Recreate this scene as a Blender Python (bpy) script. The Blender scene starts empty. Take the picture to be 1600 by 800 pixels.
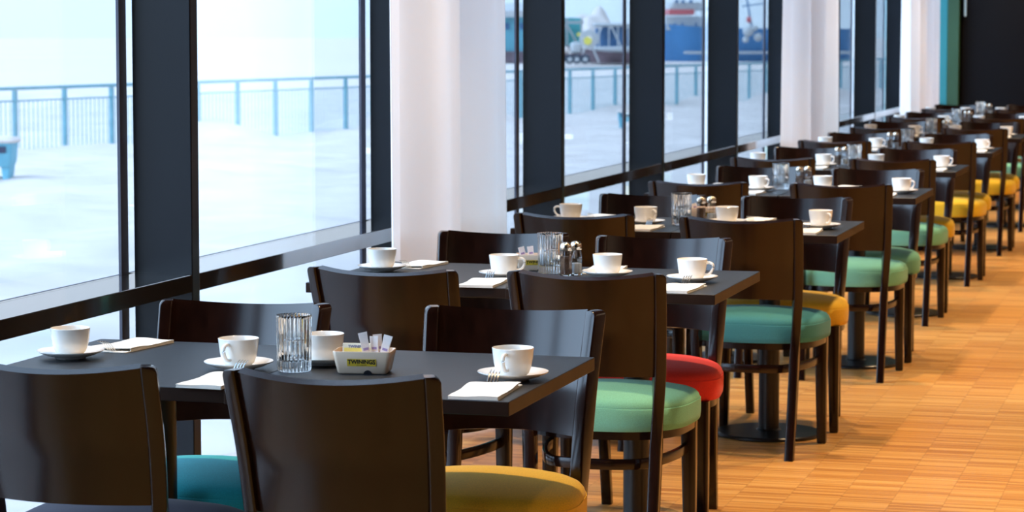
import bpy, bmesh, math, random
from math import sin, cos, pi, tan, atan2, sqrt
from mathutils import Vector, Matrix

random.seed(7)
SC = bpy.context.scene
C = SC.collection

# ------------------------------------------------------------------ camera
F_PX, YAW, PITCH, CY, CAM_H = 3949.3, .2741, .0795, 361., 1.452
cam_d = bpy.data.cameras.new('camera')
cam = bpy.data.objects.new('camera', cam_d); C.objects.link(cam)
cam.location = (0, 0, CAM_H)
cam.rotation_euler = (pi/2 - PITCH, 0, YAW)
cam_d.sensor_width = 36
cam_d.lens = F_PX/1600*36
cam_d.shift_y = -(400-CY)/1600
cam_d.clip_start = .05; cam_d.clip_end = 3000
cam_d.dof.use_dof = True
cam_d.dof.focus_distance = 5.9
cam_d.dof.aperture_fstop = 9.5
SC.camera = cam
SC.view_settings.view_transform = 'Standard'
SC.view_settings.look = 'None'
SC.view_settings.exposure = 0.0
SC.view_settings.gamma = 1
SC.view_settings.use_curve_mapping = False


def out(lat, d):
    """a place outdoors from its sideways offset and distance ahead of the viewer"""
    return (lat*cos(YAW)-d*sin(YAW), lat*sin(YAW)+d*cos(YAW))


# ------------------------------------------------------------------ materials
def new_mat(name):
    m = bpy.data.materials.new(name); m.use_nodes = True
    nt = m.node_tree; b = nt.nodes['Principled BSDF']
    return m, nt, b


def N(nt, kind, **kw):
    n = nt.nodes.new(kind)
    for k, v in kw.items():
        if k in n.inputs: n.inputs[k].default_value = v
        else: setattr(n, k, v)
    return n


def simple(name, col, rough=.5, metal=0., noise=0., scale=20., bump=0., bscale=60., spec=.5, coat=0.):
    m, nt, b = new_mat(name)
    b.inputs['Base Color'].default_value = (*col, 1)
    b.inputs['Roughness'].default_value = rough
    b.inputs['Metallic'].default_value = metal
    b.inputs['Specular IOR Level'].default_value = spec
    b.inputs['Coat Weight'].default_value = coat
    b.inputs['Coat Roughness'].default_value = .1
    tc = N(nt, 'ShaderNodeTexCoord')
    if noise:
        n = N(nt, 'ShaderNodeTexNoise'); n.inputs['Scale'].default_value = scale
        n.inputs['Detail'].default_value = 4
        nt.links.new(tc.outputs['Object'], n.inputs['Vector'])
        r = N(nt, 'ShaderNodeValToRGB')
        r.color_ramp.elements[0].position = .3; r.color_ramp.elements[1].position = .7
        r.color_ramp.elements[0].color = (*[c*(1-noise) for c in col], 1)
        r.color_ramp.elements[1].color = (*[min(1, c*(1+noise)) for c in col], 1)
        nt.links.new(n.outputs['Fac'], r.inputs['Fac'])
        nt.links.new(r.outputs['Color'], b.inputs['Base Color'])
    if bump:
        n2 = N(nt, 'ShaderNodeTexNoise'); n2.inputs['Scale'].default_value = bscale
        nt.links.new(tc.outputs['Object'], n2.inputs['Vector'])
        bp = N(nt, 'ShaderNodeBump'); bp.inputs['Strength'].default_value = bump
        bp.inputs['Distance'].default_value = .002
        nt.links.new(n2.outputs['Fac'], bp.inputs['Height'])
        nt.links.new(bp.outputs['Normal'], b.inputs['Normal'])
    return m


def wood_mat(name, col, rough, stretch=(30, 2, 2), amt=.35, bump=.05, spec=.5):
    m, nt, b = new_mat(name)
    tc = N(nt, 'ShaderNodeTexCoord')
    mp = N(nt, 'ShaderNodeMapping'); mp.inputs['Scale'].default_value = stretch
    n = N(nt, 'ShaderNodeTexNoise'); n.inputs['Scale'].default_value = 6; n.inputs['Detail'].default_value = 6
    nt.links.new(tc.outputs['Object'], mp.inputs['Vector']); nt.links.new(mp.outputs['Vector'], n.inputs['Vector'])
    r = N(nt, 'ShaderNodeValToRGB')
    r.color_ramp.elements[0].position = .3; r.color_ramp.elements[1].position = .7
    r.color_ramp.elements[0].color = (*[c*(1-amt) for c in col], 1)
    r.color_ramp.elements[1].color = (*[c*(1+amt) for c in col], 1)
    nt.links.new(n.outputs['Fac'], r.inputs['Fac']); nt.links.new(r.outputs['Color'], b.inputs['Base Color'])
    bp = N(nt, 'ShaderNodeBump'); bp.inputs['Strength'].default_value = bump; bp.inputs['Distance'].default_value = .001
    nt.links.new(n.outputs['Fac'], bp.inputs['Height']); nt.links.new(bp.outputs['Normal'], b.inputs['Normal'])
    b.inputs['Roughness'].default_value = rough
    b.inputs['Specular IOR Level'].default_value = spec
    return m


def fabric_mat(name, col):
    m, nt, b = new_mat(name)
    tc = N(nt, 'ShaderNodeTexCoord')
    wv = N(nt, 'ShaderNodeTexNoise'); wv.inputs['Scale'].default_value = 520; wv.inputs['Detail'].default_value = 2
    mp = N(nt, 'ShaderNodeMapping'); mp.inputs['Scale'].default_value = (1, .35, 1)
    nt.links.new(tc.outputs['Object'], mp.inputs['Vector']); nt.links.new(mp.outputs['Vector'], wv.inputs['Vector'])
    r = N(nt, 'ShaderNodeValToRGB')
    r.color_ramp.elements[0].position = .25; r.color_ramp.elements[1].position = .75
    r.color_ramp.elements[0].color = (*[c*.84 for c in col], 1)
    r.color_ramp.elements[1].color = (*[min(1, c*1.12) for c in col], 1)
    nt.links.new(wv.outputs['Fac'], r.inputs['Fac']); nt.links.new(r.outputs['Color'], b.inputs['Base Color'])
    bp = N(nt, 'ShaderNodeBump'); bp.inputs['Strength'].default_value = .25; bp.inputs['Distance'].default_value = .001
    nt.links.new(wv.outputs['Fac'], bp.inputs['Height']); nt.links.new(bp.outputs['Normal'], b.inputs['Normal'])
    b.inputs['Roughness'].default_value = .85
    b.inputs['Sheen Weight'].default_value = .12
    b.inputs['Sheen Roughness'].default_value = .4
    return m


def floor_mat():
    m, nt, b = new_mat('industrial_parquet')
    L = nt.links
    tc = N(nt, 'ShaderNodeTexCoord'); sp = N(nt, 'ShaderNodeSeparateXYZ'); L.new(tc.outputs['Object'], sp.inputs[0])

    def M(op, a, bb=None):
        n = N(nt, 'ShaderNodeMath', operation=op)
        for i, v in enumerate((a, bb)):
            if v is None: continue
            if isinstance(v, (int, float)): n.inputs[i].default_value = v
            else: L.new(v, n.inputs[i])
        return n.outputs[0]
    BX, SY = .16, .0115
    cx = M('DIVIDE', sp.outputs['X'], BX); col = M('FLOOR', cx); fx = M('FRACT', cx)
    cy = M('DIVIDE', sp.outputs['Y'], SY); cyo = M('ADD', cy, M('MULTIPLY', col, .37)); row = M('FLOOR', cyo); fy = M('FRACT', cyo)
    blk = M('FLOOR', M('DIVIDE', cyo, 14.))
    cb = N(nt, 'ShaderNodeCombineXYZ'); L.new(col, cb.inputs[0]); L.new(row, cb.inputs[1])
    wn = N(nt, 'ShaderNodeTexWhiteNoise', noise_dimensions='3D'); L.new(cb.outputs[0], wn.inputs['Vector'])
    cb2 = N(nt, 'ShaderNodeCombineXYZ'); L.new(col, cb2.inputs[0]); L.new(blk, cb2.inputs[1]); cb2.inputs[2].default_value = 5
    wn2 = N(nt, 'ShaderNodeTexWhiteNoise', noise_dimensions='3D'); L.new(cb2.outputs[0], wn2.inputs['Vector'])
    mix = M('ADD', M('MULTIPLY', wn.outputs['Value'], .84), M('MULTIPLY', wn2.outputs['Value'], .16))
    r = N(nt, 'ShaderNodeValToRGB')
    e = r.color_ramp.elements
    e[0].position = .05; e[0].color = (.42, .165, .042, 1)
    e[1].position = .95; e[1].color = (.78, .43, .13, 1)
    e2 = e.new(.5); e2.color = (.63, .295, .072, 1)
    L.new(mix, r.inputs['Fac'])
    # fine joints between the block rows
    dx = M('MINIMUM', fx, M('SUBTRACT', 1., fx)); jx = M('LESS_THAN', dx, .012)
    dy = M('MINIMUM', fy, M('SUBTRACT', 1., fy)); jy = M('MULTIPLY', M('LESS_THAN', dy, .06), .2)
    j = M('MAXIMUM', M('MULTIPLY', jx, .30), jy)
    mx = N(nt, 'ShaderNodeMix', data_type='RGBA'); L.new(j, mx.inputs[0])
    L.new(r.outputs['Color'], mx.inputs[6]); mx.inputs[7].default_value = (.22, .09, .03, 1)
    L.new(mx.outputs[2], b.inputs['Base Color'])
    b.inputs['Roughness'].default_value = .33
    b.inputs['Specular IOR Level'].default_value = .45
    return m


def glass_pane_mat():
    m = bpy.data.materials.new('window_glass'); m.use_nodes = True
    nt = m.node_tree; nt.nodes.clear()
    o = N(nt, 'ShaderNodeOutputMaterial'); mx = N(nt, 'ShaderNodeMixShader')
    t = N(nt, 'ShaderNodeBsdfTransparent'); t.inputs[0].default_value = (.945, .965, .995, 1)
    g = N(nt, 'ShaderNodeBsdfGlossy'); g.inputs['Roughness'].default_value = 0.0; g.inputs[0].default_value = (.9, .97, 1, 1)
    f = N(nt, 'ShaderNodeFresnel')
    ge = N(nt, 'ShaderNodeNewGeometry'); ior = N(nt, 'ShaderNodeMix', data_type='FLOAT')   # same index seen from both faces of the sheet
    ior.inputs[2].default_value = 1.42; ior.inputs[3].default_value = 1/1.42
    nt.links.new(ge.outputs['Backfacing'], ior.inputs[0]); nt.links.new(ior.outputs[0], f.inputs[0])
    nt.links.new(f.outputs[0], mx.inputs[0]); nt.links.new(t.outputs[0], mx.inputs[1]); nt.links.new(g.outputs[0], mx.inputs[2])
    nt.links.new(mx.outputs[0], o.inputs[0])
    return m


def clear_glass_mat():
    m, nt, b = new_mat('clear_glass')
    b.inputs['Base Color'].default_value = (.97, .99, 1, 1)
    b.inputs['Transmission Weight'].default_value = 1
    b.inputs['Roughness'].default_value = 0.01
    b.inputs['IOR'].default_value = 1.48
    return m


def curtain_mat():
    m = bpy.data.materials.new('sheer_white_cloth'); m.use_nodes = True
    nt = m.node_tree; nt.nodes.clear()
    o = N(nt, 'ShaderNodeOutputMaterial'); mx = N(nt, 'ShaderNodeMixShader'); mx.inputs[0].default_value = .50
    d = N(nt, 'ShaderNodeBsdfDiffuse'); d.inputs[0].default_value = (.93, .92, .92, 1)
    t = N(nt, 'ShaderNodeBsdfTranslucent'); t.inputs[0].default_value = (.93, .91, .90, 1)
    nt.links.new(d.outputs[0], mx.inputs[1]); nt.links.new(t.outputs[0], mx.inputs[2]); nt.links.new(mx.outputs[0], o.inputs[0])
    return m


M_ = {
    'chair': wood_mat('dark_stained_beech', (.0115, .0036, .0022), .19, (8, 8, 1.2), .35, .02, .46),
    'table': wood_mat('black_stained_oak', (.0070, .0105, .0155), .43, (2, 26, 2), .5, .05),
    'edge': wood_mat('dark_edge_band', (.020, .0095, .0055), .45, (2, 10, 2), .3, .03, .18),
    'iron': simple('black_powder_coat', (.006, .006, .007), .34, 0, .2, 40, .05, 300),
    'fin': simple('anthracite_metal', (.005, .0075, .012), .30, 0, .12, 3, .02, 90, spec=.3),
    'ledge': simple('glossy_black_ledge', (.012, .012, .014), .045, 0, .1, 5, spec=.6, coat=1.0),
    'alu': simple('brushed_aluminium', (.50, .78, .95), .35, 0, .05, 30),
    'gasket': simple('dark_gasket', (.06, .06, .085), .4, 0, .1, 30),
    'china': simple('white_china', (.86, .83, .78), .12, 0, .02, 8, spec=.5, coat=.3),
    'cream': simple('cream_ceramic', (.76, .58, .43), .18, 0, .02, 8, coat=.2),
    'napkin': simple('white_paper_napkin', (.86, .82, .74), .8, 0, .04, 60, .3, 220),
    'steel': simple('polished_steel', (.75, .74, .72), .14, 1),
    'cap': simple('chromed_cap', (.70, .62, .52), .16, 1),
    'glass': clear_glass_mat(),
    'pepper': simple('ground_pepper', (.16, .085, .055), .9, 0, .5, 400),
    'salt': simple('white_salt', (.82, .80, .78), .8, 0, .06, 300),
    'wax': simple('white_wax', (.85, .83, .78), .4, 0, .05, 40),
    'yellow_label': simple('yellow_label', (.62, .42, .03), .4, 0, .04, 40),
    'black_ink': simple('black_ink', (.012, .010, .01), .5, 0, .1, 40),
    'blue_ink': simple('blue_ink', (.10, .14, .30), .5, 0, .1, 40),
    'tea_yellow': simple('yellow_tea_envelope', (.88, .70, .16), .5, 0, .05, 60),
    'tea_cream': simple('cream_tea_envelope', (.86, .80, .62), .5, 0, .05, 60),
    'tea_red': simple('red_tea_envelope', (.62, .08, .06), .5, 0, .05, 60),
    'sachet': simple('white_sugar_paper', (.85, .80, .78), .6, 0, .05, 60, .2, 200),
    'lilac': simple('lilac_print', (.34, .26, .50), .6, 0, .2, 90),
    'curtain': curtain_mat(),
    'pane': glass_pane_mat(),
    'snow': simple('snow', (.63, .545, .505), .9, 0, .10, 1.3, .6, 5.0),
    'ice': simple('snowed_over_ice', (.66, .57, .525), .9, 0, .03, .05),
    'railing': simple('pale_blue_railing', (.17, .36, .42), .6, 0, .1, 8),
    'bin_blue': simple('faded_blue_plastic', (.13, .42, .54), .6, 0, .08, 8),
    'bin_dark': simple('dark_slot', (.02, .04, .09), .6, 0, .1, 8),
    'hill': simple('misty_hill', (.62, .62, .61), 1., 0, .10, .004),  # mist put into the pale tone
    'wall_dark': simple('charcoal_wall_paint', (.0035, .0042, .0064), .7, 0, .06, 3, spec=.12),
    'wall_turq': simple('turquoise_wall_paint', (.02, .24, .28), .6, 0, .04, 3),
    'wall_green': simple('green_wall_paint', (.02, .075, .035), .6, 0, .10, 2),
    'wall_warm': simple('warm_brown_wall_paint', (.26, .13, .065), .8, 0, .05, 2),
    'ceil': simple('ceiling_paint', (.05, .05, .052), .85, 0, .03, 2),
    'floor': floor_mat(),
    'hull_blue': simple('blue_ship_paint', (.055, .20, .42), .6, 0, .12, .3),  # harbour tones from here on have distance haze mixed into the colour
    'hull_red': simple('oxide_red_paint', (.14, .10, .12), .7, 0, .35, 1.2),
    'ship_red': simple('red_ship_paint', (.55, .12, .13), .6, 0, .1, .5),
    'ship_white': simple('white_ship_paint', (.46, .47, .48), .6, 0, .05, .5),
    'teal': simple('teal_steel', (.10, .46, .48), .6, 0, .15, .5),
    'turq': simple('turquoise_cladding', (.16, .46, .56), .6, 0, .10, .4),
    'sea_yellow': simple('yellow_paint', (.78, .68, .12), .6, 0, .1, .5),
    'navy': simple('navy_paint', (.06, .15, .30), .6, 0, .3, .8),
    'tyre': simple('tyre_rubber', (.05, .07, .10), .8, 0, .1, 2),
}
SEATS = {
    'mustard': fabric_mat('mustard_seat_fabric', (.80, .46, .02)),
    'green': fabric_mat('green_seat_fabric', (.17, .46, .30)),
    'teal': fabric_mat('teal_seat_fabric', (.045, .26, .29)),
    'turquoise': fabric_mat('turquoise_seat_fabric', (.018, .44, .50)),
    'red': fabric_mat('red_seat_fabric', (.80, .035, .022)),
    'navy': fabric_mat('navy_seat_fabric', (.035, .03, .06)),
    'yellow': fabric_mat('yellow_seat_fabric', (.74, .47, .012)),
}


# ------------------------------------------------------------------ helpers
def obj(name, bm, mat, parent=None, smooth=True, angle=35):
    me = bpy.data.meshes.new(name)
    bmesh.ops.recalc_face_normals(bm, faces=bm.faces)
    if smooth:
        for f in bm.faces: f.smooth = True
        for e in bm.edges:
            if len(e.link_faces) == 2 and e.calc_face_angle(0) > math.radians(angle): e.smooth = False
    bm.to_mesh(me); bm.free()
    mats = mat if isinstance(mat, (list, tuple)) else [mat]
    for m in mats: me.materials.append(m)
    o = bpy.data.objects.new(name, me); C.objects.link(o)
    if parent: o.parent = parent
    return o


def tag(o, label, cat, group=None, kind=None):
    if label: o['label'] = label
    if cat: o['category'] = cat
    if group: o['group'] = group
    if kind: o['kind'] = kind
    return o


def thing(name, label, cat, loc=(0, 0, 0), rotz=0, group=None):
    o = bpy.data.objects.new(name, None); C.objects.link(o)
    o.empty_display_size = .05
    o.location = loc; o.rotation_euler = (0, 0, rotz)
    return tag(o, label, cat, group)


def empty_struct(name, loc=(0, 0, 0)):
    o = bpy.data.objects.new(name, None); C.objects.link(o)
    o.location = loc; o['kind'] = 'structure'; o.empty_display_size = .05
    return o


def struct(name, bm, mat, smooth=False):
    o = obj(name, bm, mat, None, smooth); o['kind'] = 'structure'; return o


def kids(o): return [c for c in bpy.data.objects if c.parent == o]


KID = {}


def dup(root, loc=None, rotz=None, label=None, group=None, mats=None):
    if root.name not in KID:
        KID[root.name] = [(c, kids(c)) for c in kids(root)]
    r = root.copy(); C.objects.link(r)
    if loc is not None: r.location = loc
    if rotz is not None: r.rotation_euler = (0, 0, rotz)
    if label: r['label'] = label
    if group: r['group'] = group
    for ch, gs in KID[root.name]:
        c = ch.copy(); C.objects.link(c); c.parent = r
        if mats and ch.name.split('.')[0] in mats:
            me = ch.data.copy(); me.materials[0] = mats[ch.name.split('.')[0]]; c.data = me
        for g in gs:
            d = g.copy(); C.objects.link(d); d.parent = c
    return r


def box(bm, x0, x1, y0, y1, z0, z1, bev=0., seg=2, mi=0):
    r = bmesh.ops.create_cube(bm, size=1)
    vs = r['verts']
    for v in vs:
        v.co = ((x0+x1)/2+v.co.x*(x1-x0), (y0+y1)/2+v.co.y*(y1-y0), (z0+z1)/2+v.co.z*(z1-z0))
    fs = set(f for v in vs for f in v.link_faces)
    if bev:
        es = list(set(e for v in vs for e in v.link_edges))
        rr = bmesh.ops.bevel(bm, geom=es, offset=bev, segments=seg, affect='EDGES', profile=.5)
        fs = set(rr['faces']) | {f for f in fs if f.is_valid}
    for f in fs:
        if f.is_valid: f.material_index = mi
    return bm


def nbox(*a, **k): return box(bmesh.new(), *a, **k)


def lathe(bm, prof, seg=48, cx=0, cy=0, close=False, rmod=None):
    rings = []
    for (r, z) in prof:
        if r < 1e-6:
            rings.append([bm.verts.new((cx, cy, z))])
        else:
            ring = []
            for i in range(seg):
                a = 2*pi*i/seg
                rr = r*(rmod(a, z, r) if rmod else 1)
                ring.append(bm.verts.new((cx+rr*cos(a), cy+rr*sin(a), z)))
            rings.append(ring)
    pairs = list(zip(rings[:-1], rings[1:]))
    if close: pairs.append((rings[-1], rings[0]))
    for a, b in pairs:
        for i in range(seg):
            j = (i+1) % seg
            if len(a) == 1 and len(b) == 1: continue
            if len(a) == 1: bm.faces.new((a[0], b[j], b[i]))
            elif len(b) == 1: bm.faces.new((a[i], a[j], b[0]))
            else: bm.faces.new((a[i], a[j], b[j], b[i]))
    return bm


def sweep(bm, secs, cap=True):
    """secs: list of closed loops of points (same count)"""
    rings = [[bm.verts.new(p) for p in s] for s in secs]
    n = len(rings[0])
    for a, b in zip(rings[:-1], rings[1:]):
        for i in range(n):
            j = (i+1) % n
            bm.faces.new((a[i], a[j], b[j], b[i]))
    if cap:
        bm.faces.new(rings[0][::-1]); bm.faces.new(rings[-1])
    return bm


def rrect(w, h, r, k=3):
    pts = []
    for (sx, sy, a0) in ((1, 1, 0), (-1, 1, pi/2), (-1, -1, pi), (1, -1, 3*pi/2)):
        for i in range(k+1):
            a = a0+pi/2*i/k
            pts.append((sx*(w/2-r)+r*cos(a), sy*(h/2-r)+r*sin(a)))
    return pts


def smooth_pts(ctrl, n):
    """Catmull-Rom through control tuples"""
    P = [Vector(c) for c in ctrl]
    P = [P[0]*2-P[1]]+P+[P[-1]*2-P[-2]]
    res = []
    segs = len(P)-3
    for i in range(n+1):
        t = i/n*segs; k = min(int(t), segs-1); t -= k
        a, b, c, d = P[k:k+4]
        res.append(.5*((2*b)+(c-a)*t+(2*a-5*b+4*c-d)*t*t+(3*b-a-3*c+d)*t**3))
    return res


def tube(bm, pts, rad, seg=10, cap=True, ell=1.):
    pts = [Vector(p) for p in pts]
    secs = []
    up0 = Vector((0, 0, 1))
    for i, p in enumerate(pts):
        t = (pts[min(i+1, len(pts)-1)]-pts[max(i-1, 0)]).normalized()
        u = t.cross(up0)
        if u.length < 1e-3: u = t.cross(Vector((0, 1, 0)))
        u.normalize(); w = u.cross(t).normalized()
        r = rad[i] if isinstance(rad, (list, tuple)) else rad
        secs.append([p+u*cos(2*pi*k/seg)*r*ell+w*sin(2*pi*k/seg)*r for k in range(seg)])
    return sweep(bm, secs, cap)


def bar(bm, pts, w, h, r=.003):
    """rounded rectangular bar lying along a horizontal path; w sideways, h vertical"""
    pts = [Vector(p) for p in pts]
    secs = []
    for i, p in enumerate(pts):
        t = pts[min(i+1, len(pts)-1)]-pts[max(i-1, 0)]; t.z = 0; t.normalize()
        u = Vector((t.y, -t.x, 0))
        secs.append([p+u*a+Vector((0, 0, b)) for a, b in rrect(w, h, r, 2)])
    return sweep(bm, secs)


# ------------------------------------------------------------------ room shell
P = 2.0117
TY = lambda n: 4.563+P*(n-1)      # near edge of table row n
XR, TW, TD, TH = -1.263, .5816, .678, .75
FX, GX = -2.713, -2.906           # fin fronts, glass plane
FY0, WALL_Y, ROOM_R, ROOM_B, CEIL = 6.41, 24.9, 4.6, -9.7, 5.2

struct('floor', nbox(GX-.06, ROOM_R+.15, ROOM_B-.15, WALL_Y+.15, -.12, 0), M_['floor'])
struct('ceiling', nbox(GX-.12, ROOM_R+.15, ROOM_B-.15, WALL_Y+.15, CEIL, CEIL+.12), M_['ceil'])
struct('wall_right', nbox(ROOM_R, ROOM_R+.15, ROOM_B-.15, WALL_Y+.15, 0, CEIL), M_['wall_warm'])
struct('wall_back', nbox(GX, ROOM_R, ROOM_B-.15, ROOM_B, 0, CEIL), M_['wall_dark'])
we = struct('wall_front', nbox(-2.474, ROOM_R, WALL_Y, WALL_Y+.15, 0, CEIL), M_['wall_dark'])
struct('trim_1', nbox(-2.583, -2.475, WALL_Y-.14, WALL_Y+.15, 0, CEIL, bev=.004), M_['wall_green'])
struct('trim_2', nbox(-2.95, -2.585, WALL_Y-.14, WALL_Y+.15, 0, CEIL, bev=.004), M_['wall_turq'])
# the dark door in the end wall with its pale strip handle
dr = empty_struct('door_1', (-1.7, WALL_Y, 0))
obj('door_leaf', nbox(-.76, .70, -.035, -.002, .01, 2.4, bev=.004), M_['wall_dark'], dr, False)
hb = nbox(-.735, -.715, -.065, -.05, 1.58, 1.80, bev=.004)
box(hb, -.73, -.72, -.05, -.035, 1.60, 1.62); box(hb, -.73, -.72, -.05, -.035, 1.76, 1.78)
obj('door_handle', hb, M_['alu'], dr, False)

# window wall: fins, ledges, panes
fins = [FY0+P*i for i in range(-2, 9)]
for i, y in enumerate(fins):
    r = empty_struct('trim_%d' % (i+3), (0, y, 0))
    b = nbox(GX+.020, FX, -.0, .052, 0, CEIL, bev=.003)
    obj('fin_panel', b, M_['fin'], r, False)
    b = nbox(GX-.003, GX+.0055, -.052, -.0045, 0, CEIL)
    obj('frame_profile', b, M_['gasket'], r, False)
LZ, LH = .782, .049
struct('wall_left_blocker', nbox(GX-.12, GX+.02, ROOM_B-.15, fins[0]-.02, 0, CEIL), M_['wall_dark'])  # unseen dark wall, added to cut window light behind the viewer
edges = fins+[WALL_Y-.14]
for i in range(len(edges)-1):
    y0, y1 = edges[i], edges[i+1]
    if y1-y0 < .4: continue
    a = y0-.0040; b_ = y1-(.0046 if i < len(edges)-2 else 0)
    r = empty_struct('window_%d' % (i+1), (GX, (a+b_)/2, 0))
    h = (b_-a)/2
    obj('upper_pane', nbox(-.0028, .0028, -h, h, LZ, CEIL-.06), M_['pane'], r, False)
    obj('lower_pane', nbox(-.0028, .0028, -h, h, .06, LZ-LH), M_['pane'], r, False)
    fb = nbox(-.03, .03, -h, h, 0, .06); box(fb, -.03, .03, -h, h, CEIL-.06, CEIL)
    box(fb, -.006, .006, -h, h, LZ-LH+.004, LZ+.0)
    obj('window_frame', fb, M_['gasket'], r, False)
    # glossy black ledge between the fins, its front flush with them
    lo = h-.0040-.0525
    hi = h+.0046-.0005 if i < len(edges)-2 else h
    lb = nbox(.0205, FX-GX-.001, -lo, hi, LZ-LH, LZ, bev=.0015, seg=1)
    box(lb, .0032, .0205, -h+.0, h-.040, LZ-LH, LZ)
    obj('window_ledge', lb, M_['ledge'], r, False)


# ------------------------------------------------------------------ curtains
def curtain(y0, y1, label, seed, flare=0., x=-2.585, lean=0.):
    rnd = random.Random(seed)
    n, m = 150, 26
    ph = [rnd.uniform(0, 6.28) for _ in range(4)]
    W = y1-y0
    bm = bmesh.new(); rows = []
    z0, z1 = .025, CEIL-.02
    for j in range(m+1):
        t = j/m; z = z1+(z0-z1)*t
        row = []
        for i in range(n+1):
            s = i/n; q = s*W
            a = .018+.020*t
            dx = 1.5*a*sin(2*pi*q/.62+ph[0]+.3*sin(2*t+ph[1]))+.55*a*sin(2*pi*q/.29+ph[2]+.4*t)+.0015*sin(2*pi*q/.11+ph[3])
            y = y0+q-flare*(1-t)*(1-s)+lean*t*s+.02*sin(2*pi*q/.45+ph[1])
            row.append(bm.verts.new((x+dx, y, z)))
        rows.append(row)
    for a, b in zip(rows[:-1], rows[1:]):
        for i in range(n): bm.faces.new((a[i], a[i+1], b[i+1], b[i]))
    o = obj('curtain', bm, M_['curtain'])
    s = o.modifiers.new('hem', 'SOLIDIFY'); s.thickness = .0012
    tag(o, label, 'curtain', 'floor length white curtains')
    return o


curtain(7.61, 8.92, 'nearest and widest-looking white sheer curtain, hanging behind the second table row', 3, flare=.055, lean=.05)
curtain(15.55, 17.2, 'middle one of the three white curtains, hanging beside the fifth and sixth window fins', 5)
curtain(21.25, 23.95, 'farthest white curtain, hanging next to the turquoise and green wall strips', 8)


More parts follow.
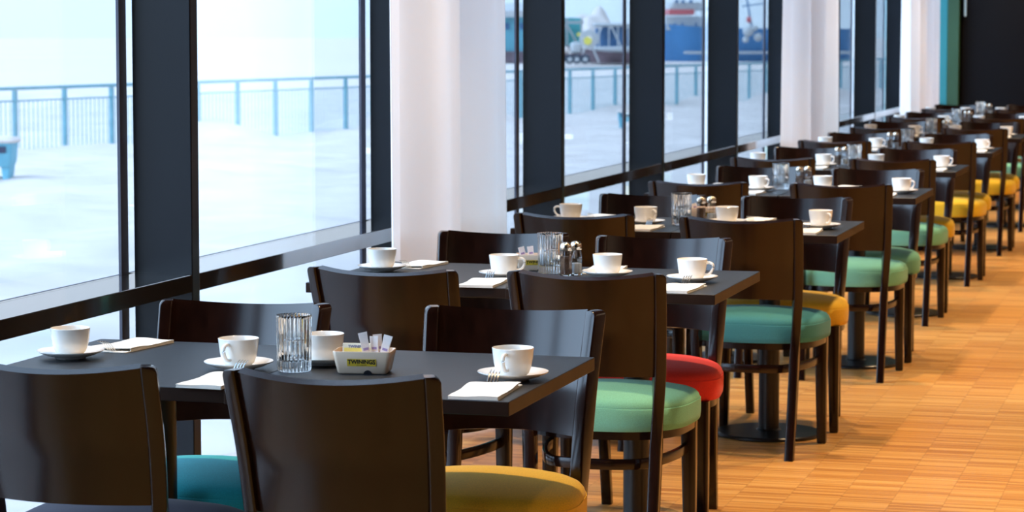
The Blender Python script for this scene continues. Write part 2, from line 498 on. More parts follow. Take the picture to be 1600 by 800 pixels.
# ------------------------------------------------------------------ chair
def chair_proto(label):
    t = thing('dining_chair', label, 'chair', (0, 0, 0), 0, 'dining chairs along the window tables')

    def ypost(z):     # centre line of the rear post
        pts = [(0, 0), (.20, .034), (.40, .050), (.52, .040), (.66, .012), (.845, -.050)]
        for (za, ya), (zb, yb) in zip(pts[:-1], pts[1:]):
            if z <= zb: return ya+(yb-ya)*(z-za)/(zb-za)
        return pts[-1][1]
    ctrl = [(.163, .0, 0), (.166, .030, .18), (.171, .048, .38), (.177, .042, .50), (.1845, .012, .66), (.1925, -.040, .822)]
    Z = lambda z: z
    for s in (-1, 1):
        bm = bmesh.new(); secs = []
        pts = smooth_pts(ctrl, 30)
        pts = pts[:-1]+[pts[-2].lerp(pts[-1], f_) for f_ in (.4, .6, .75, .87, .95, 1)]
        for i, p in enumerate(pts):
            w = .031; h = .034+.010*min(1, p.z/.35)
            ang = s*math.radians(22)*min(1, max(0, (p.z-.35)/.2))
            cut = 0.
            if p.z > .808:          # the outer top corner is rounded off
                q = min(1, (p.z-.808)/.0145)
                cut = .0145*(1-sqrt(max(0, 1-q*q)))
            sec = []
            for a, b in rrect(w-cut, h-.25*cut, .005, 3):
                a -= s*cut/2
                sec.append((s*p.x+a*cos(ang)-b*sin(ang), p.y+a*sin(ang)+b*cos(ang), p.z))
            secs.append(sec)
        sweep(bm, secs)
        obj('rear_post', bm, M_['chair'], t)
    # curved back panel
    bm = bmesh.new(); nx, nz = 28, 12
    TZS = [j/12 for j in range(13)]
    z0, z1, th = .545, .822, .022

    def surf(i, j, side):
        u = -1+2*i/nx
        tz = TZS[j]
        z = z0+(z1-z0)*tz
        half = .1655+.0135*tz
        x = u*half
        z -= (.012*(1-u*u))*tz
        z += .004*(1-u*u)*(1-tz)
        yp = ypost(z)
        y = yp-.050*(1-u*u)-.003
        sl = 2*.050*u/half
        lean = -(ypost(z+.01)-ypost(z-.01))/.02
        nn = Vector((-sl, 1, max(0, lean))).normalized()
        off = side*th/2
        return Vector((x, y, z))+nn*off*1
    grids = {}
    for side in (-1, 1):
        for i in range(nx+1):
            for j in range(nz+1):
                grids[(side, i, j)] = bm.verts.new(surf(i, j, side))
    for side in (-1, 1):
        for i in range(nx):
            for j in range(nz):
                q = [grids[(side, i, j)], grids[(side, i+1, j)], grids[(side, i+1, j+1)], grids[(side, i, j+1)]]
                bm.faces.new(q)
    for i in range(nx):
        for j in (0, nz):
            bm.faces.new([grids[(-1, i, j)], grids[(-1, i+1, j)], grids[(1, i+1, j)], grids[(1, i, j)]])
    for j in range(nz):
        for i in (0, nx):
            bm.faces.new([grids[(-1, i, j)], grids[(-1, i, j+1)], grids[(1, i, j+1)], grids[(1, i, j)]])
    es = [e for e in bm.edges if len(e.link_faces) == 2 and e.calc_face_angle(0) > 1.0 and abs(e.verts[0].co.z-e.verts[1].co.z) < .012]
    bmesh.ops.bevel(bm, geom=es, offset=.0035, segments=3, affect='EDGES')
    obj('backrest', bm, M_['chair'], t)

    # seat cushion
    def outline(k, inset=0.):
        res = []
        for i in range(k):
            a = 2*pi*i/k
            c, s_ = cos(a), sin(a)
            e = 4.4 if s_ > 0 else 2.8
            x = abs(c)**(2/e)*(1 if c >= 0 else -1); y = abs(s_)**(2/e)*(1 if s_ >= 0 else -1)
            yy = .240+.192*y+.014*(1-x*x)*(1 if y > 0 else 0)
            hw = .206+.040*(y+1)/2+.006*(1-y*y)
            xx = x*hw
            cx, cy_ = 0, .240
            f = 1-inset
            res.append((cx+(xx-cx)*f, cy_+(yy-cy_)*f))
        return res
    K = 72
    bm = bmesh.new(); secs = []
    for inset, z in ((.06, .388), (.016, .389), (.004, .394), (-.002, .408), (-.003, .430), (.000, .447), (.004, .4515), (.0095, .4520), (.0100, .4545),
                     (.022, .4625), (.055, .4710), (.12, .4775), (.25, .484), (.45, .489), (.7, .492), (.9, .493)):
        secs.append([(x, y, z-(.004*abs(x)/.2 if z > .45 else 0)) for x, y in outline(K, inset)])
    sweep(bm, secs)
    seat = obj('seat', bm, SEATS['mustard'], t, angle=50)
    bm = bmesh.new()
    sweep(bm, [[(x, y, z) for x, y in outline(K, .06)] for z in (.366, .3885)])
    obj('seat_frame', bm, M_['chair'], t)
    # front legs
    for s in (-1, 1):
        bm = bmesh.new(); secs = []
        for z, w, dx in ((0, .028, 0), (.006, .031, 0), (.15, .036, -.002), (.36, .042, -.004), (.3885, .042, -.004)):
            secs.append([(s*(.201+dx)+a, .396+b, z) for a, b in rrect(w, w, .005, 3)])
        sweep(bm, secs)
        lg = obj('front_leg', bm, M_['chair'], t)
    # bent wood hoop joining the legs under the seat
    hp = [(-.190, .388, .30), (-.186, .30, .30), (-.165, .19, .30), (-.125, .095, .30), (-.06, .066, .30), (0, .062, .30)]
    hp = hp+[(-x, y, z) for x, y, z in hp[-2::-1]]
    bm = bmesh.new(); bar(bm, smooth_pts(hp, 44), .015, .028)
    obj('stretcher', bm, M_['chair'], t)
    return t


ORD = ['nearest', 'second', 'third', 'fourth', 'fifth', 'sixth', 'seventh', 'eighth', 'ninth']
# (row, near/far side, column, x of chair middle, offset of its back from the table edge, rotation, seat colour, is the colour seen)
CH = []


def c(row, side, colm, x, dy, rot=0., col='mustard', seen=True): CH.append((row, side, colm, x, dy, rot, col, seen))


c(1, 'A', 'L', -2.128, -.203, -.01, 'navy'); c(1, 'A', 'R', -1.572, -.200, 0.01, 'green', False)
c(1, 'B', 'L', -2.180, .211, .02, 'turquoise'); c(1, 'B', 'R', -1.540, .250, .02, 'mustard')
c(2, 'A', 'L', -2.131, -.252, -.03, 'mustard', False); c(2, 'A', 'R', -1.589, -.210, .03, 'green')
c(2, 'B', 'L', -2.158, .315, .02, 'turquoise', False); c(2, 'B', 'R', -1.633, .262, .03, 'red')
c(3, 'A', 'L', -2.138, -.200, .04, 'turquoise', False); c(3, 'A', 'R', -1.549, -.234, -.03, 'teal')
c(3, 'B', 'L', -2.100, .198, .0, 'green', False); c(3, 'B', 'R', -1.543, .195, .03, 'mustard')
c(4, 'A', 'L', -2.096, -.280, .02, 'mustard', False); c(4, 'A', 'R', -1.502, -.270, .02, 'green')
c(4, 'B', 'L', -2.05, .26, .0, 'green', False); c(4, 'B', 'R', -1.505, .200, .0, 'green')
c(5, 'A', 'L', -2.135, -.26, .02, 'mustard', False); c(5, 'A', 'R', -1.55, -.225, .01, 'green')
c(5, 'B', 'L', -2.12, .22, .0, 'yellow', False); c(5, 'B', 'R', -1.56, .20, .0, 'yellow')
c(6, 'A', 'L', -2.13, -.24, .0, 'green', False); c(6, 'A', 'R', -1.54, -.24, .0, 'yellow')
c(6, 'B', 'L', -2.13, .21, .02, 'yellow', False); c(6, 'B', 'R', -1.55, .21, .0, 'yellow')
c(7, 'A', 'L', -2.12, -.24, .0, 'green', False); c(7, 'A', 'R', -1.53, -.24, .0, 'yellow')
c(7, 'B', 'L', -2.15, .21, .0, 'yellow', False); c(7, 'B', 'R', -1.54, .23, .0, 'yellow')
c(8, 'A', 'L', -2.14, -.23, .0, 'green', False); c(8, 'A', 'R', -1.55, -.24, .0, 'green')
c(8, 'B', 'L', -2.14, .22, .0, 'yellow', False); c(8, 'B', 'R', -1.56, .21, .0, 'mustard', False)
c(9, 'A', 'L', -2.12, -.24, .0, 'green', False); c(9, 'A', 'R', -1.55, -.22, .0, 'green', False)
c(9, 'B', 'L', -2.14, .22, .0, 'yellow', False); c(9, 'B', 'R', -1.54, .24, .0, 'mustard', False)

proto = chair_proto('chair')
TOPY = -.040   # where the top of the back stands in the chair's own frame
first = True
for row, side, colm, x, dy, rot, colr, seen in CH:
    lab = '%s chair %s, %s half of the %s table row' % (
        'dark wooden' if not seen else 'dark wooden %s-seated' % colr,
        'seen from behind' if side == 'A' else 'facing the viewer',
        'window' if colm == 'L' else 'aisle', ORD[row-1])
    if side == 'A':
        loc = (x, TY(row)+dy-TOPY, 0); rz = rot
    else:
        loc = (x, TY(row)+TD+dy+TOPY, 0); rz = pi+rot
    if first:
        proto.location = loc; proto.rotation_euler = (0, 0, rz); proto['label'] = lab
        for k_ in kids(proto):
            if k_.name.startswith('seat') and 'frame' not in k_.name: k_.data.materials[0] = SEATS[colr]
        first = False
    else:
        dup(proto, loc, rz, lab, mats={'seat': SEATS[colr]})


# ------------------------------------------------------------------ tables
def table_proto(label, loc):
    t = thing('dining_table', label, 'table', loc, 0, 'dining tables pushed together in pairs')
    w, d = TW/2-.0012, TD/2
    bm = nbox(-w, w, -d, d, TH-.028, TH, bev=.0012, seg=1)
    for f in bm.faces: f.material_index = 0 if abs(f.normal.z) > .5 else 1
    obj('tabletop', bm, [M_['table'], M_['edge']], t, False)
    bm = bmesh.new()
    lathe(bm, [(0, .015), (.037, .015), (.037, TH-.040), (0, TH-.040)], 40)
    obj('column', bm, M_['iron'], t)
    bm = nbox(-.15, .15, -.17, .17, TH-.040, TH-.0285, bev=.002, seg=1)
    obj('mounting_plate', bm, M_['iron'], t, False)
    bm = bmesh.new()
    lathe(bm, [(0, 0), (.1830, 0), (.1885, .003), (.1885, .011), (.184, .0145), (.045, .0185), (.040, .024), (0, .024)], 72)
    obj('base_plate', bm, M_['iron'], t)
    return t


KX = [-.0247, -.0244, .0157, .0354, -.002, 0, .01, -.01, 0]
tp = None
TX = {}
for row in range(1, 10):
    for colm in 'LR':
        x = XR+KX[row-1]-TW/2-(TW if colm == 'L' else 0)
        if row == 3: x -= .012
        y = TY(row)+TD/2+(.013 if colm == 'L' and row in (1, 2) else 0) + (-.006 if colm == 'L' and row in (4, 6) else 0)
        TX[(row, colm)] = (x, y)
        lab = 'black pedestal table, %s half of the %s table row' % ('window' if colm == 'L' else 'aisle', ORD[row-1])
        if tp is None: tp = table_proto(lab, (x, y, 0))
        else: dup(tp, (x, y, 0), 0, lab)


# ------------------------------------------------------------------ tableware
def cup_proto(loc, rot, label):
    t = thing('coffee_cup', label, 'cup', loc, rot, 'white coffee cups on the tables')
    prof = [(0, .004), (.021, .004), (.0225, .0), (.0245, .0), (.0265, .003), (.0325, .009), (.0362, .0175), (.0388, .029), (.0406, .043), (.0422, .0575), (.0424, .0590),
            (.0415, .0595), (.0405, .0588), (.0388, .043), (.0369, .029), (.0338, .0175), (.028, .0095), (.018, .0078), (0, .0075)]
    bm = bmesh.new(); lathe(bm, prof, 64)
    obj('cup_body', bm, M_['china'], t, angle=60)
    hp = smooth_pts([(.0385, 0, .0475), (.049, 0, .0500), (.0590, 0, .0455), (.0600, 0, .034), (.053, 0, .0225), (.0445, 0, .0170), (.0350, 0, .0172)], 26)
    bm = bmesh.new(); tube(bm, hp, .0037, 10, ell=1.15)
    obj('cup_handle', bm, M_['china'], t)
    return t


def saucer_proto():
    bm = bmesh.new()
    prof = [(0, .0035), (.027, .0035), (.029, 0), (.032, 0), (.034, .003), (.054, .008), (.0700, .0155), (.0718, .0170), (.0716, .0182), (.0700, .0180),
            (.054, .0112), (.036, .0068), (.028, .0062), (0, .0060)]
    lathe(bm, prof, 72)
    o = obj('saucer', bm, M_['china'], angle=60)
    return o


def napkin_proto():
    """folded napkin pocket: lower leaf, shorter upper leaf, joined along its sides; +y is the open end"""
    bm = bmesh.new()
    w, l = .098, .208
    nx, ny = 10, 16

    def leaf(z0, th, yend, ysk, wob):
        g = {}
        for s in (0, 1):
            for i in range(nx+1):
                for j in range(ny+1):
                    u = -1+2*i/nx; v = j/ny
                    x = u*w/2; y = v*(l+yend)+ysk*u*v
                    z = z0+s*th+wob*(.0012*sin(3*u+5*v)+.0010*sin(9*v))+.0020*(1-u*u)*wob*(v > .2)
                    y += .0015*sin(7*u)*(v > .9)
                    g[(s, i, j)] = bm.verts.new((x, y, max(z, .0002)))
        for s in (0, 1):
            for i in range(nx):
                for j in range(ny):
                    bm.faces.new((g[(s, i, j)], g[(s, i+1, j)], g[(s, i+1, j+1)], g[(s, i, j+1)]))
        for i in range(nx):
            for j in (0, ny): bm.faces.new((g[(0, i, j)], g[(0, i+1, j)], g[(1, i+1, j)], g[(1, i, j)]))
        for j in range(ny):
            for i in (0, nx): bm.faces.new((g[(0, i, j)], g[(0, i, j+1)], g[(1, i, j+1)], g[(1, i, j)]))
    leaf(.0002, .0018, .0, .004, 0)
    leaf(.0052, .0020, -.018, .010, 1)
    box(bm, -w/2, -w/2+.003, 0.002, l-.03, .0016, .0062); box(bm, w/2-.003, w/2, 0.002, l-.03, .0016, .0062)
    box(bm, -w/2+.001, w/2-.001, 0, .003, .0016, .0062)
    o = obj('napkin', bm, M_['napkin'], angle=60)
    return o


def fork_proto(loc, rot, label):
    """+y towards the tines; lies inside the napkin pocket with the tines coming out of it"""
    t = thing('fork', label, 'fork', loc, rot, 'steel forks in the napkins')
    bm = bmesh.new(); secs = []
    for y, w in ((.03, .012), (.10, .008), (.145, .006), (.160, .010), (.172, .021), (.184, .023)):
        secs.append([(a, y, .0034+b) for a, b in rrect(w, .0014, .0006, 1)])
    sweep(bm, secs)
    obj('handle', bm, M_['steel'], t)
    for k in range(4):
        x = -.0093+.0062*k
        bm = bmesh.new()
        sweep(bm, [[(x+a, y, z+b) for a, b in rrect(w, .0014, .0005, 1)] for y, z, w in
                   ((.182, .0034, .0036), (.192, .0040, .0036), (.202, .0125, .0036), (.212, .0205, .0034), (.222, .0245, .0028), (.232, .0275, .0016))])
        obj('tine', bm, M_['steel'], t)
    return t


def place(lst):
    pass


PR = {}
SETW = {('A', 'L'): 'near window-side', ('A', 'R'): 'near aisle-side', ('B', 'L'): 'far window-side', ('B', 'R'): 'far aisle-side'}


def setting(row, side, colm, rx, ry, hang, nap=None, naprot=0., fork=True):
    """cup and saucer at rx, ry from the row's near right corner; nap = napkin's rx, ry of its folded end middle"""
    X, Y = XR+rx, TY(row)+ry
    where = '%s place of %s table row' % (SETW[(side, colm)], ORD[row-1])
    loc = (X, Y, TH+.0002)
    lab = 'white saucer at the '+where
    if 'saucer' not in PR:
        PR['saucer'] = saucer_proto(); PR['saucer'].location = loc
        tag(PR['saucer'], lab, 'saucer', 'white saucers under the cups')
    else: dup(PR['saucer'], loc, 0, lab)
    lab = 'white coffee cup at the '+where
    cl = (X, Y, TH+.0066)
    if 'cup' not in PR: PR['cup'] = cup_proto(cl, hang, lab)
    else: dup(PR['cup'], cl, hang, lab)
    if nap:
        nl = (XR+nap[0], TY(row)+nap[1], TH+.0002)
        base = 0 if side == 'A' else pi
        lab = 'folded white napkin at the '+where
        if 'napkin' not in PR:
            PR['napkin'] = napkin_proto(); PR['napkin'].location = nl; PR['napkin'].rotation_euler = (0, 0, base+naprot)
            tag(PR['napkin'], lab, 'napkin', 'folded napkins holding cutlery')
        else: dup(PR['napkin'], nl, base+naprot, lab)
        if fork:
            lab = 'steel fork in the napkin at the '+where
            fl = (nl[0]-.008*cos(base+naprot), nl[1]-.008*sin(base+naprot), TH+.0002)
            if 'fork' not in PR: PR['fork'] = fork_proto(fl, base+naprot, lab)
            else: dup(PR['fork'], fl, base+naprot, lab)


D = math.radians
# row 1
setting(1, 'A', 'R', -.100, .292, D(-94), (-.098, .003), D(3))
setting(1, 'A', 'L', -.689, .288, D(-99), (-.660, .003), D(-3))
setting(1, 'B', 'L', -1.104, .360, D(106), (-1.045, .672), D(-8))
setting(1, 'B', 'R', -.546, .412, D(110), None)
# row 2
setting(2, 'A', 'R', -.152, .312, D(-4), (-.150, .004), D(-3))
setting(2, 'A', 'L', -.692, .294, D(2), (-.690, .003), D(3))
setting(2, 'B', 'L', -1.087, .385, D(106), (-1.020, .672), D(-8))
setting(2, 'B', 'R', -.413, .390, D(106), (-.470, .672), D(3))
# row 3
setting(3, 'A', 'R', -.099, .290, D(-46), (-.120, .003), D(2))
setting(3, 'A', 'L', -.732, .290, D(-40), (-.700, .003), D(-2))
setting(3, 'B', 'L', -1.030, .365, D(192), (-.965, .672), D(-6))
setting(3, 'B', 'R', -.452, .378, D(106), (-.370, .672), D(-5))
# row 4
setting(4, 'A', 'R', -.060, .290, D(-20), (-.110, .004), D(2), False)
setting(4, 'A', 'L', -.683, .290, D(-30), (-.690, .004), D(-2), False)
setting(4, 'B', 'L', -.970, .350, D(100), (-.900, .672), D(-4), False)
setting(4, 'B', 'R', -.413, .372, D(100), (-.330, .672), D(-4), False)
# rows 5 to 9
far = {5: [(-.103, .28, -20), (-.703, .28, -20), (-1.056, .35, 100), (-.443, .35, 100)],
       6: [(-.083, .27, -40), (-.700, .27, -20), (-1.012, .35, 90), (-.414, .36, 100)],
       7: [(-.109, .28, -60), (-.711, .28, -25), (-1.014, .36, 90), (-.453, .37, 80)],
       8: [(-.140, .27, -80), (-.731, .27, -25), (-1.070, .36, 90), (-.480, .36, 80)],
       9: [(-.130, .28, -20), (-.768, .27, -20), (-1.060, .36, 90), (-.492, .36, 80)]}
for row, s in far.items():
    for (sd, cm), (rx, ry, a) in zip((('A', 'R'), ('A', 'L'), ('B', 'L'), ('B', 'R')), s):
        if sd == 'A': nap = (rx-.01, .004)
        else: nap = (rx+.07, .672)
        setting(row, sd, cm, rx, ry, D(a), nap, 0, False)


# ribbed glass
def glass_proto(loc, label):
    t = thing('ribbed_glass', label, 'glass', loc, 0, 'ribbed clear glasses in the middle of the tables')
    NR = 28

    def rib(a, z, r):
        if r < .031: return 1
        return 1+.075*abs(cos(NR*a/2))-.045
    prof = [(0, .0), (.031, .0), (.0335, .003), (.0345, .010), (.0352, .060), (.0360, .110), (.0365, .1145), (.0355, .1165), (.0335, .1155)]
    inner = [(.0307, .110), (.0302, .060), (.0295, .026), (.026, .0215), (0, .0210)]
    bm = bmesh.new(); lathe(bm, prof+inner, NR*8, rmod=rib)
    obj('glass_body', bm, M_['glass'], t, angle=80)
    # small inner candle glass with its wax
    bm = bmesh.new()
    lathe(bm, [(0, .0225), (.019, .0225), (.0205, .026), (.021, .052), (.0270, .062), (.0275, .066), (.026, .067), (.0195, .054), (.0188, .030), (0, .029)], 48)
    obj('candle_holder', bm, M_['glass'], t, angle=50)
    return t


gp = None
GL = [(1, -.571, .300), (2, -.603, .470), (3, -.607, .320), (4, -.609, .440), (5, -.552, .330), (6, -.533, .415), (7, -.613, .400), (8, -.650, .400), (9, -.650, .30)]
for row, rx, ry in GL:
    loc = (XR+rx, TY(row)+ry, TH+.0002)
    lab = 'ribbed clear glass in the middle of the %s table row' % ORD[row-1]
    if gp is None: gp = glass_proto(loc, lab)
    else: dup(gp, loc, .1*row, lab)


# shakers
def shaker_proto(kind, loc, label):
    t = thing(kind, label, 'shaker', loc, 0, kind.replace('_', ' ')+'s beside the ribbed glasses')
    bm = bmesh.new()
    prof = [(0, 0), (.0175, 0), (.0185, .004), (.0185, .050), (.0160, .066), (.0145, .073), (.0130, .073), (.0145, .065), (.0168, .049), (.0168, .006), (0, .005)]
    lathe(bm, prof, 8)
    obj('shaker_body', bm, M_['glass'], t, False)
    bm = bmesh.new(); top = .056 if kind == 'pepper_shaker' else .034
    lathe(bm, [(0, .0055), (.0160, .0063), (.0160, .032), (.0150, top), (0, top)], 8)
    obj('contents', bm, M_['pepper' if kind == 'pepper_shaker' else 'salt'], t, False)
    bm = bmesh.new()
    lathe(bm, [(.0155, .0725), (.0170, .0735), (.0175, .082), (.0165, .089), (.0120, .0945), (.005, .0970), (0, .0973)], 36)
    obj('metal_cap', bm, M_['cap'], t, angle=60)
    return t


SH = {2: ((-.536, .392), (-.517, .433)), 3: ((-.555, .42), (-.525, .46)), 4: ((-.540, .53), (-.51, .57)), 5: ((-.650, .42), (-.618, .46)),
      6: ((-.632, .375), (-.600, .415)), 7: ((-.530, .47), (-.505, .52)), 8: ((-.585, .46), (-.56, .50)), 9: ((-.61, .38), (-.58, .42))}
sp = {}
for row, pos in SH.items():
    for kind, (rx, ry) in zip(('pepper_shaker', 'salt_shaker'), pos):
        loc = (XR+rx, TY(row)+ry, TH+.0002)
        lab = '%s %s with metal cap beside the glass of the %s table row' % ('brown' if kind[0] == 'p' else 'clear', kind.replace('_', ' '), ORD[row-1])
        if kind not in sp: sp[kind] = shaker_proto(kind, loc, lab)
        else: dup(sp[kind], loc, .2*row, lab)


def text_bm(txt, size, depth, arch=0., bold=.0):
    cu = bpy.data.curves.new('lettering', 'FONT'); cu.body = txt; cu.size = size
    cu.align_x = 'CENTER'; cu.align_y = 'CENTER'; cu.extrude = depth; cu.offset = bold; cu.resolution_u = 3
    o = bpy.data.objects.new('lettering', cu); C.objects.link(o)
    dg = bpy.context.evaluated_depsgraph_get(); dg.update()
    me = bpy.data.meshes.new_from_object(o.evaluated_get(dg))
    bm = bmesh.new(); bm.from_mesh(me)
    bpy.data.meshes.remove(me); bpy.data.objects.remove(o); bpy.data.curves.remove(cu)
    return bm


def sugar_bowl(loc, rot, label):
    """rectangular cream ceramic bowl with slanting walls; its labelled front faces -y"""
    t = thing('tea_bowl', label, 'bowl', loc, rot, 'cream bowls holding tea and sugar')
    H_, wt, wb, dt, db = .047, .122, .104, .078, .064
    bm = bmesh.new(); secs = []

    def sec(w, d, z, r): return [(a, b, z) for a, b in rrect(w, d, r, 4)]
    secs = [sec(wb-.008, db-.008, 0, .006), sec(wb, db, .003, .008), sec(wt, dt, H_-.002, .009), sec(wt-.002, dt-.002, H_, .009),
            sec(wt-.006, dt-.006, H_, .008), sec(wt-.009, dt-.009, H_-.003, .007), sec(wb-.006, db-.006, .006, .006)]
    sweep(bm, secs)
    body = obj('bowl_body', bm, M_['cream'], t, angle=50)
    # slope of the front wall
    ang = atan2((dt-db)/2, H_)
    # notch at the foot of the front
    bm = bmesh.new()
    mid = lambda z: -(db/2+(dt-db)/2*(z/H_))
    arc = [(.012+.0085*cos(pi*k/12), .0085*sin(pi*k/12)) for k in range(13)]
    va = [bm.verts.new((x, mid(z)-.0008, z+.0003)) for x, z in arc]
    vb = [bm.verts.new((x, mid(z)+.004, z+.0003)) for x, z in arc]
    bm.faces.new(va); bm.faces.new(vb)
    for i in range(12): bm.faces.new((va[i], va[i+1], vb[i+1], vb[i]))
    nt_ = obj('foot_notch', bm, M_['ledge'], t, False)
    # label plate
    rotm = Matrix.Rotation(pi/2+ang, 4, 'X')
    lab_z = .0245
    bm = nbox(-.0300, .0300, -.0074, .0074, -.0004, .0006)
    bmesh.ops.transform(bm, matrix=Matrix.Translation((0, mid(lab_z)-.0004, lab_z)) @ rotm, verts=bm.verts)
    lp = obj('label_plate', bm, M_['yellow_label'], t, False)
    lp['label'] = 'yellow name label'
    bm = text_bm('TWININGS', .0125, .00015, bold=.00050)
    xs = [v.co.x for v in bm.verts]; cxm = (max(xs)+min(xs))/2; wid = (max(xs)-min(xs))
    for v in bm.verts:
        u = (v.co.x-cxm)/(wid/2)
        v.co.x = u*.0285
        v.co.y = v.co.y*(.88+.22*u*u)+.0016-.0012*u*u
    bmesh.ops.transform(bm, matrix=Matrix.Translation((0, mid(lab_z)-.0011, lab_z)) @ rotm, verts=bm.verts)
    obj('lettering', bm, M_['black_ink'], lp, False)
    bm = text_bm('OF LONDON', .0034, .0001)
    for v in bm.verts: v.co.y -= .0054
    bmesh.ops.transform(bm, matrix=Matrix.Translation((0, mid(lab_z)-.0011, lab_z)) @ rotm, verts=bm.verts)
    obj('lettering', bm, M_['black_ink'], lp, False)
    return t


def local(loc, rot, x, y, z):
    return (loc[0]+x*cos(rot)-y*sin(rot), loc[1]+x*sin(rot)+y*cos(rot), loc[2]+z)


def envelope(loc, rot, x, y, z, tilt, mat, name_, label, text=False, w=.060, h=.060):
    t = thing('tea_envelope', label, 'tea bag', local(loc, rot, x, y, z), rot, 'tea envelopes in the cream bowls')
    R = Matrix.Rotation(tilt, 4, 'X')
    bm = nbox(-w/2, w/2, -.0015, .0015, 0, h, bev=.0007, seg=1)
    bmesh.ops.transform(bm, matrix=R, verts=bm.verts)
    obj('paper_cover', bm, M_[mat], t, False)
    if text:
        bm = nbox(-w/2+.003, w/2-.001, -.0018, -.0015, h-.022, h-.010)
        bmesh.ops.transform(bm, matrix=R, verts=bm.verts)
        obj('printed_band', bm, M_['tea_yellow'], t, False)
        bm = text_bm('TWININGS', .0080, .0001, bold=.0002)
        bmesh.ops.transform(bm, matrix=R @ Matrix.Translation((.001, -.0020, h-.0075)) @ Matrix.Rotation(pi/2, 4, 'X'), verts=bm.verts)
        obj('lettering', bm, M_['blue_ink'], t, False)
    return t


def sachet(loc, rot, x, y, z, lean, turn, label, tall=.062, w=.0185):
    t = thing('sugar_sachet', label, 'sugar sachet', local(loc, rot, x, y, z), rot, 'sugar sachets in the cream bowls')
    R = Matrix.Rotation(lean, 4, 'Y') @ Matrix.Rotation(turn, 4, 'Z')
    bm = bmesh.new()
    sweep(bm, [[(a, b, zz) for a, b in rrect(w*k, .0045*m_+.0008, .0004, 1)] for zz, k, m_ in ((0, 1, 0), (.006, .98, .3), (.02, .92, 1), (tall-.02, .9, 1), (tall-.007, .98, .3), (tall, 1.02, 0))])
    bmesh.ops.transform(bm, matrix=R, verts=bm.verts)
    obj('paper_tube', bm, M_['sachet'], t)
    bm = bmesh.new()
    for q, zz in enumerate((.018, .030, .040)):
        box(bm, -w*.38+q*.001, w*.30, -.0036, -.0031, zz, zz+.005)
    bmesh.ops.transform(bm, matrix=R, verts=bm.verts)
    obj('printed_pattern', bm, M_['lilac'], t, False)
    return t


bl = (XR-.424, TY(1)+.318, TH+.0002); br = D(9)
sugar_bowl(bl, br, 'cream ceramic bowl with yellow name label on the nearest table row')
envelope(bl, br, -.0165, -.0040, .0075, D(-14), 'tea_cream', 'a', 'front cream and yellow tea envelope in the nearest bowl', True, h=.053)
envelope(bl, br, -.0145, .0130, .0075, D(-14), 'tea_yellow', 'b', 'yellow tea envelope behind the front one in the nearest bowl', h=.050)
envelope(bl, br, -.0120, .0210, .0075, D(-12), 'tea_red', 'c', 'red tea envelope at the back of the nearest bowl', h=.049)
sachet(bl, br, .0125, -.006, .0075, D(-12), .2, 'leftmost white sugar sachet leaning left in the nearest bowl', .077)
sachet(bl, br, .0225, .004, .0075, D(-3), -.2, 'white and lilac sugar sachet standing in the middle of the nearest bowl', .067)
sachet(bl, br, .0290, .013, .0075, D(-4), .3, 'white and lilac sugar sachet behind the middle one in the nearest bowl', .070)
sachet(bl, br, .0335, -.006, .0075, D(14), -.1, 'rightmost white sugar sachet leaning right in the nearest bowl', .072)
# second and third rows
bl2 = (XR-.665, TY(2)+.545, TH+.0002); br2 = D(14)
sugar_bowl(bl2, br2, 'cream ceramic bowl of sachets left of the glass on the second table row')
sachet(bl2, br2, -.030, .000, .0075, D(-14), .2, 'leftmost white sugar sachet in the bowl of the second table row', .062)
sachet(bl2, br2, -.010, .006, .0075, D(-8), .1, 'middle white sugar sachet in the bowl of the second table row', .062)
sachet(bl2, br2, .010, -.004, .0075, D(4), -.1, 'right white sugar sachet in the bowl of the second table row', .058)
bl3 = (XR-.570, TY(3)+.575, TH+.0002); br3 = D(10)
sugar_bowl(bl3, br3, 'cream ceramic bowl behind the glass and shakers of the third table row')
sachet(bl3, br3, -.030, .000, .0075, D(-14), .2, 'white sugar sachet leaning left in the bowl of the third table row', .056)

# ------------------------------------------------------------------ outdoors
GZ = -.13


def ground_z(x, y):
    lat = x*cos(YAW)+y*sin(YAW); d = -x*sin(YAW)+y*cos(YAW)
    t = min(1, max(0, (d-28)/10)); t = t*t*(3-2*t)
    z = max(GZ-.26*t-.0012*max(0, d-38), -.52)
    return z


from mathutils import noise as mn


def heap(x, y):
    lat = x*cos(YAW)+y*sin(YAW); d = -x*sin(YAW)+y*cos(YAW)
    # distance from the railing line
    ax, ay = -7.5, 37.1; bx, by = 6.5, 66.
    dx, dy = bx-ax, by-ay; L_ = sqrt(dx*dx+dy*dy)
    off = ((lat-ax)*dy-(d-ay)*dx)/L_
    near = math.exp(-((off-.2)/1.7)**2)
    return near*(.03+.62*max(0, mn.noise(Vector((x*.42, y*.42, 3.1))))) + .09*mn.noise(Vector((x*.7, y*.7, 0)))+.045*mn.noise(Vector((x*2.3, y*2.3, 1)))


bm = bmesh.new(); rows = []
nu, nv = 150, 330
for j in range(nv+1):
    t = j/nv; y = -12+t*92
    row = []
    for i in range(nu+1):
        s = i/nu; x = -2.99-s*46
        k = min(1, (-2.99-x)/1.5)
        row.append(bm.verts.new((x, y, ground_z(x, y)+heap(x, y)*k)))
    rows.append(row)
for a, b in zip(rows[:-1], rows[1:]):
    for i in range(nu): bm.faces.new((a[i], a[i+1], b[i+1], b[i]))
g = obj('ground', bm, M_['snow'], angle=180); g['kind'] = 'structure'
bm = bmesh.new()
v = [bm.verts.new(p) for p in ((-1500, -900, -.56), (1500, -900, -.56), (1500, 1500, -.56), (-1500, 1500, -.56))]
bm.faces.new(v)
g = obj('ground', bm, M_['ice'], smooth=False); g['kind'] = 'structure'

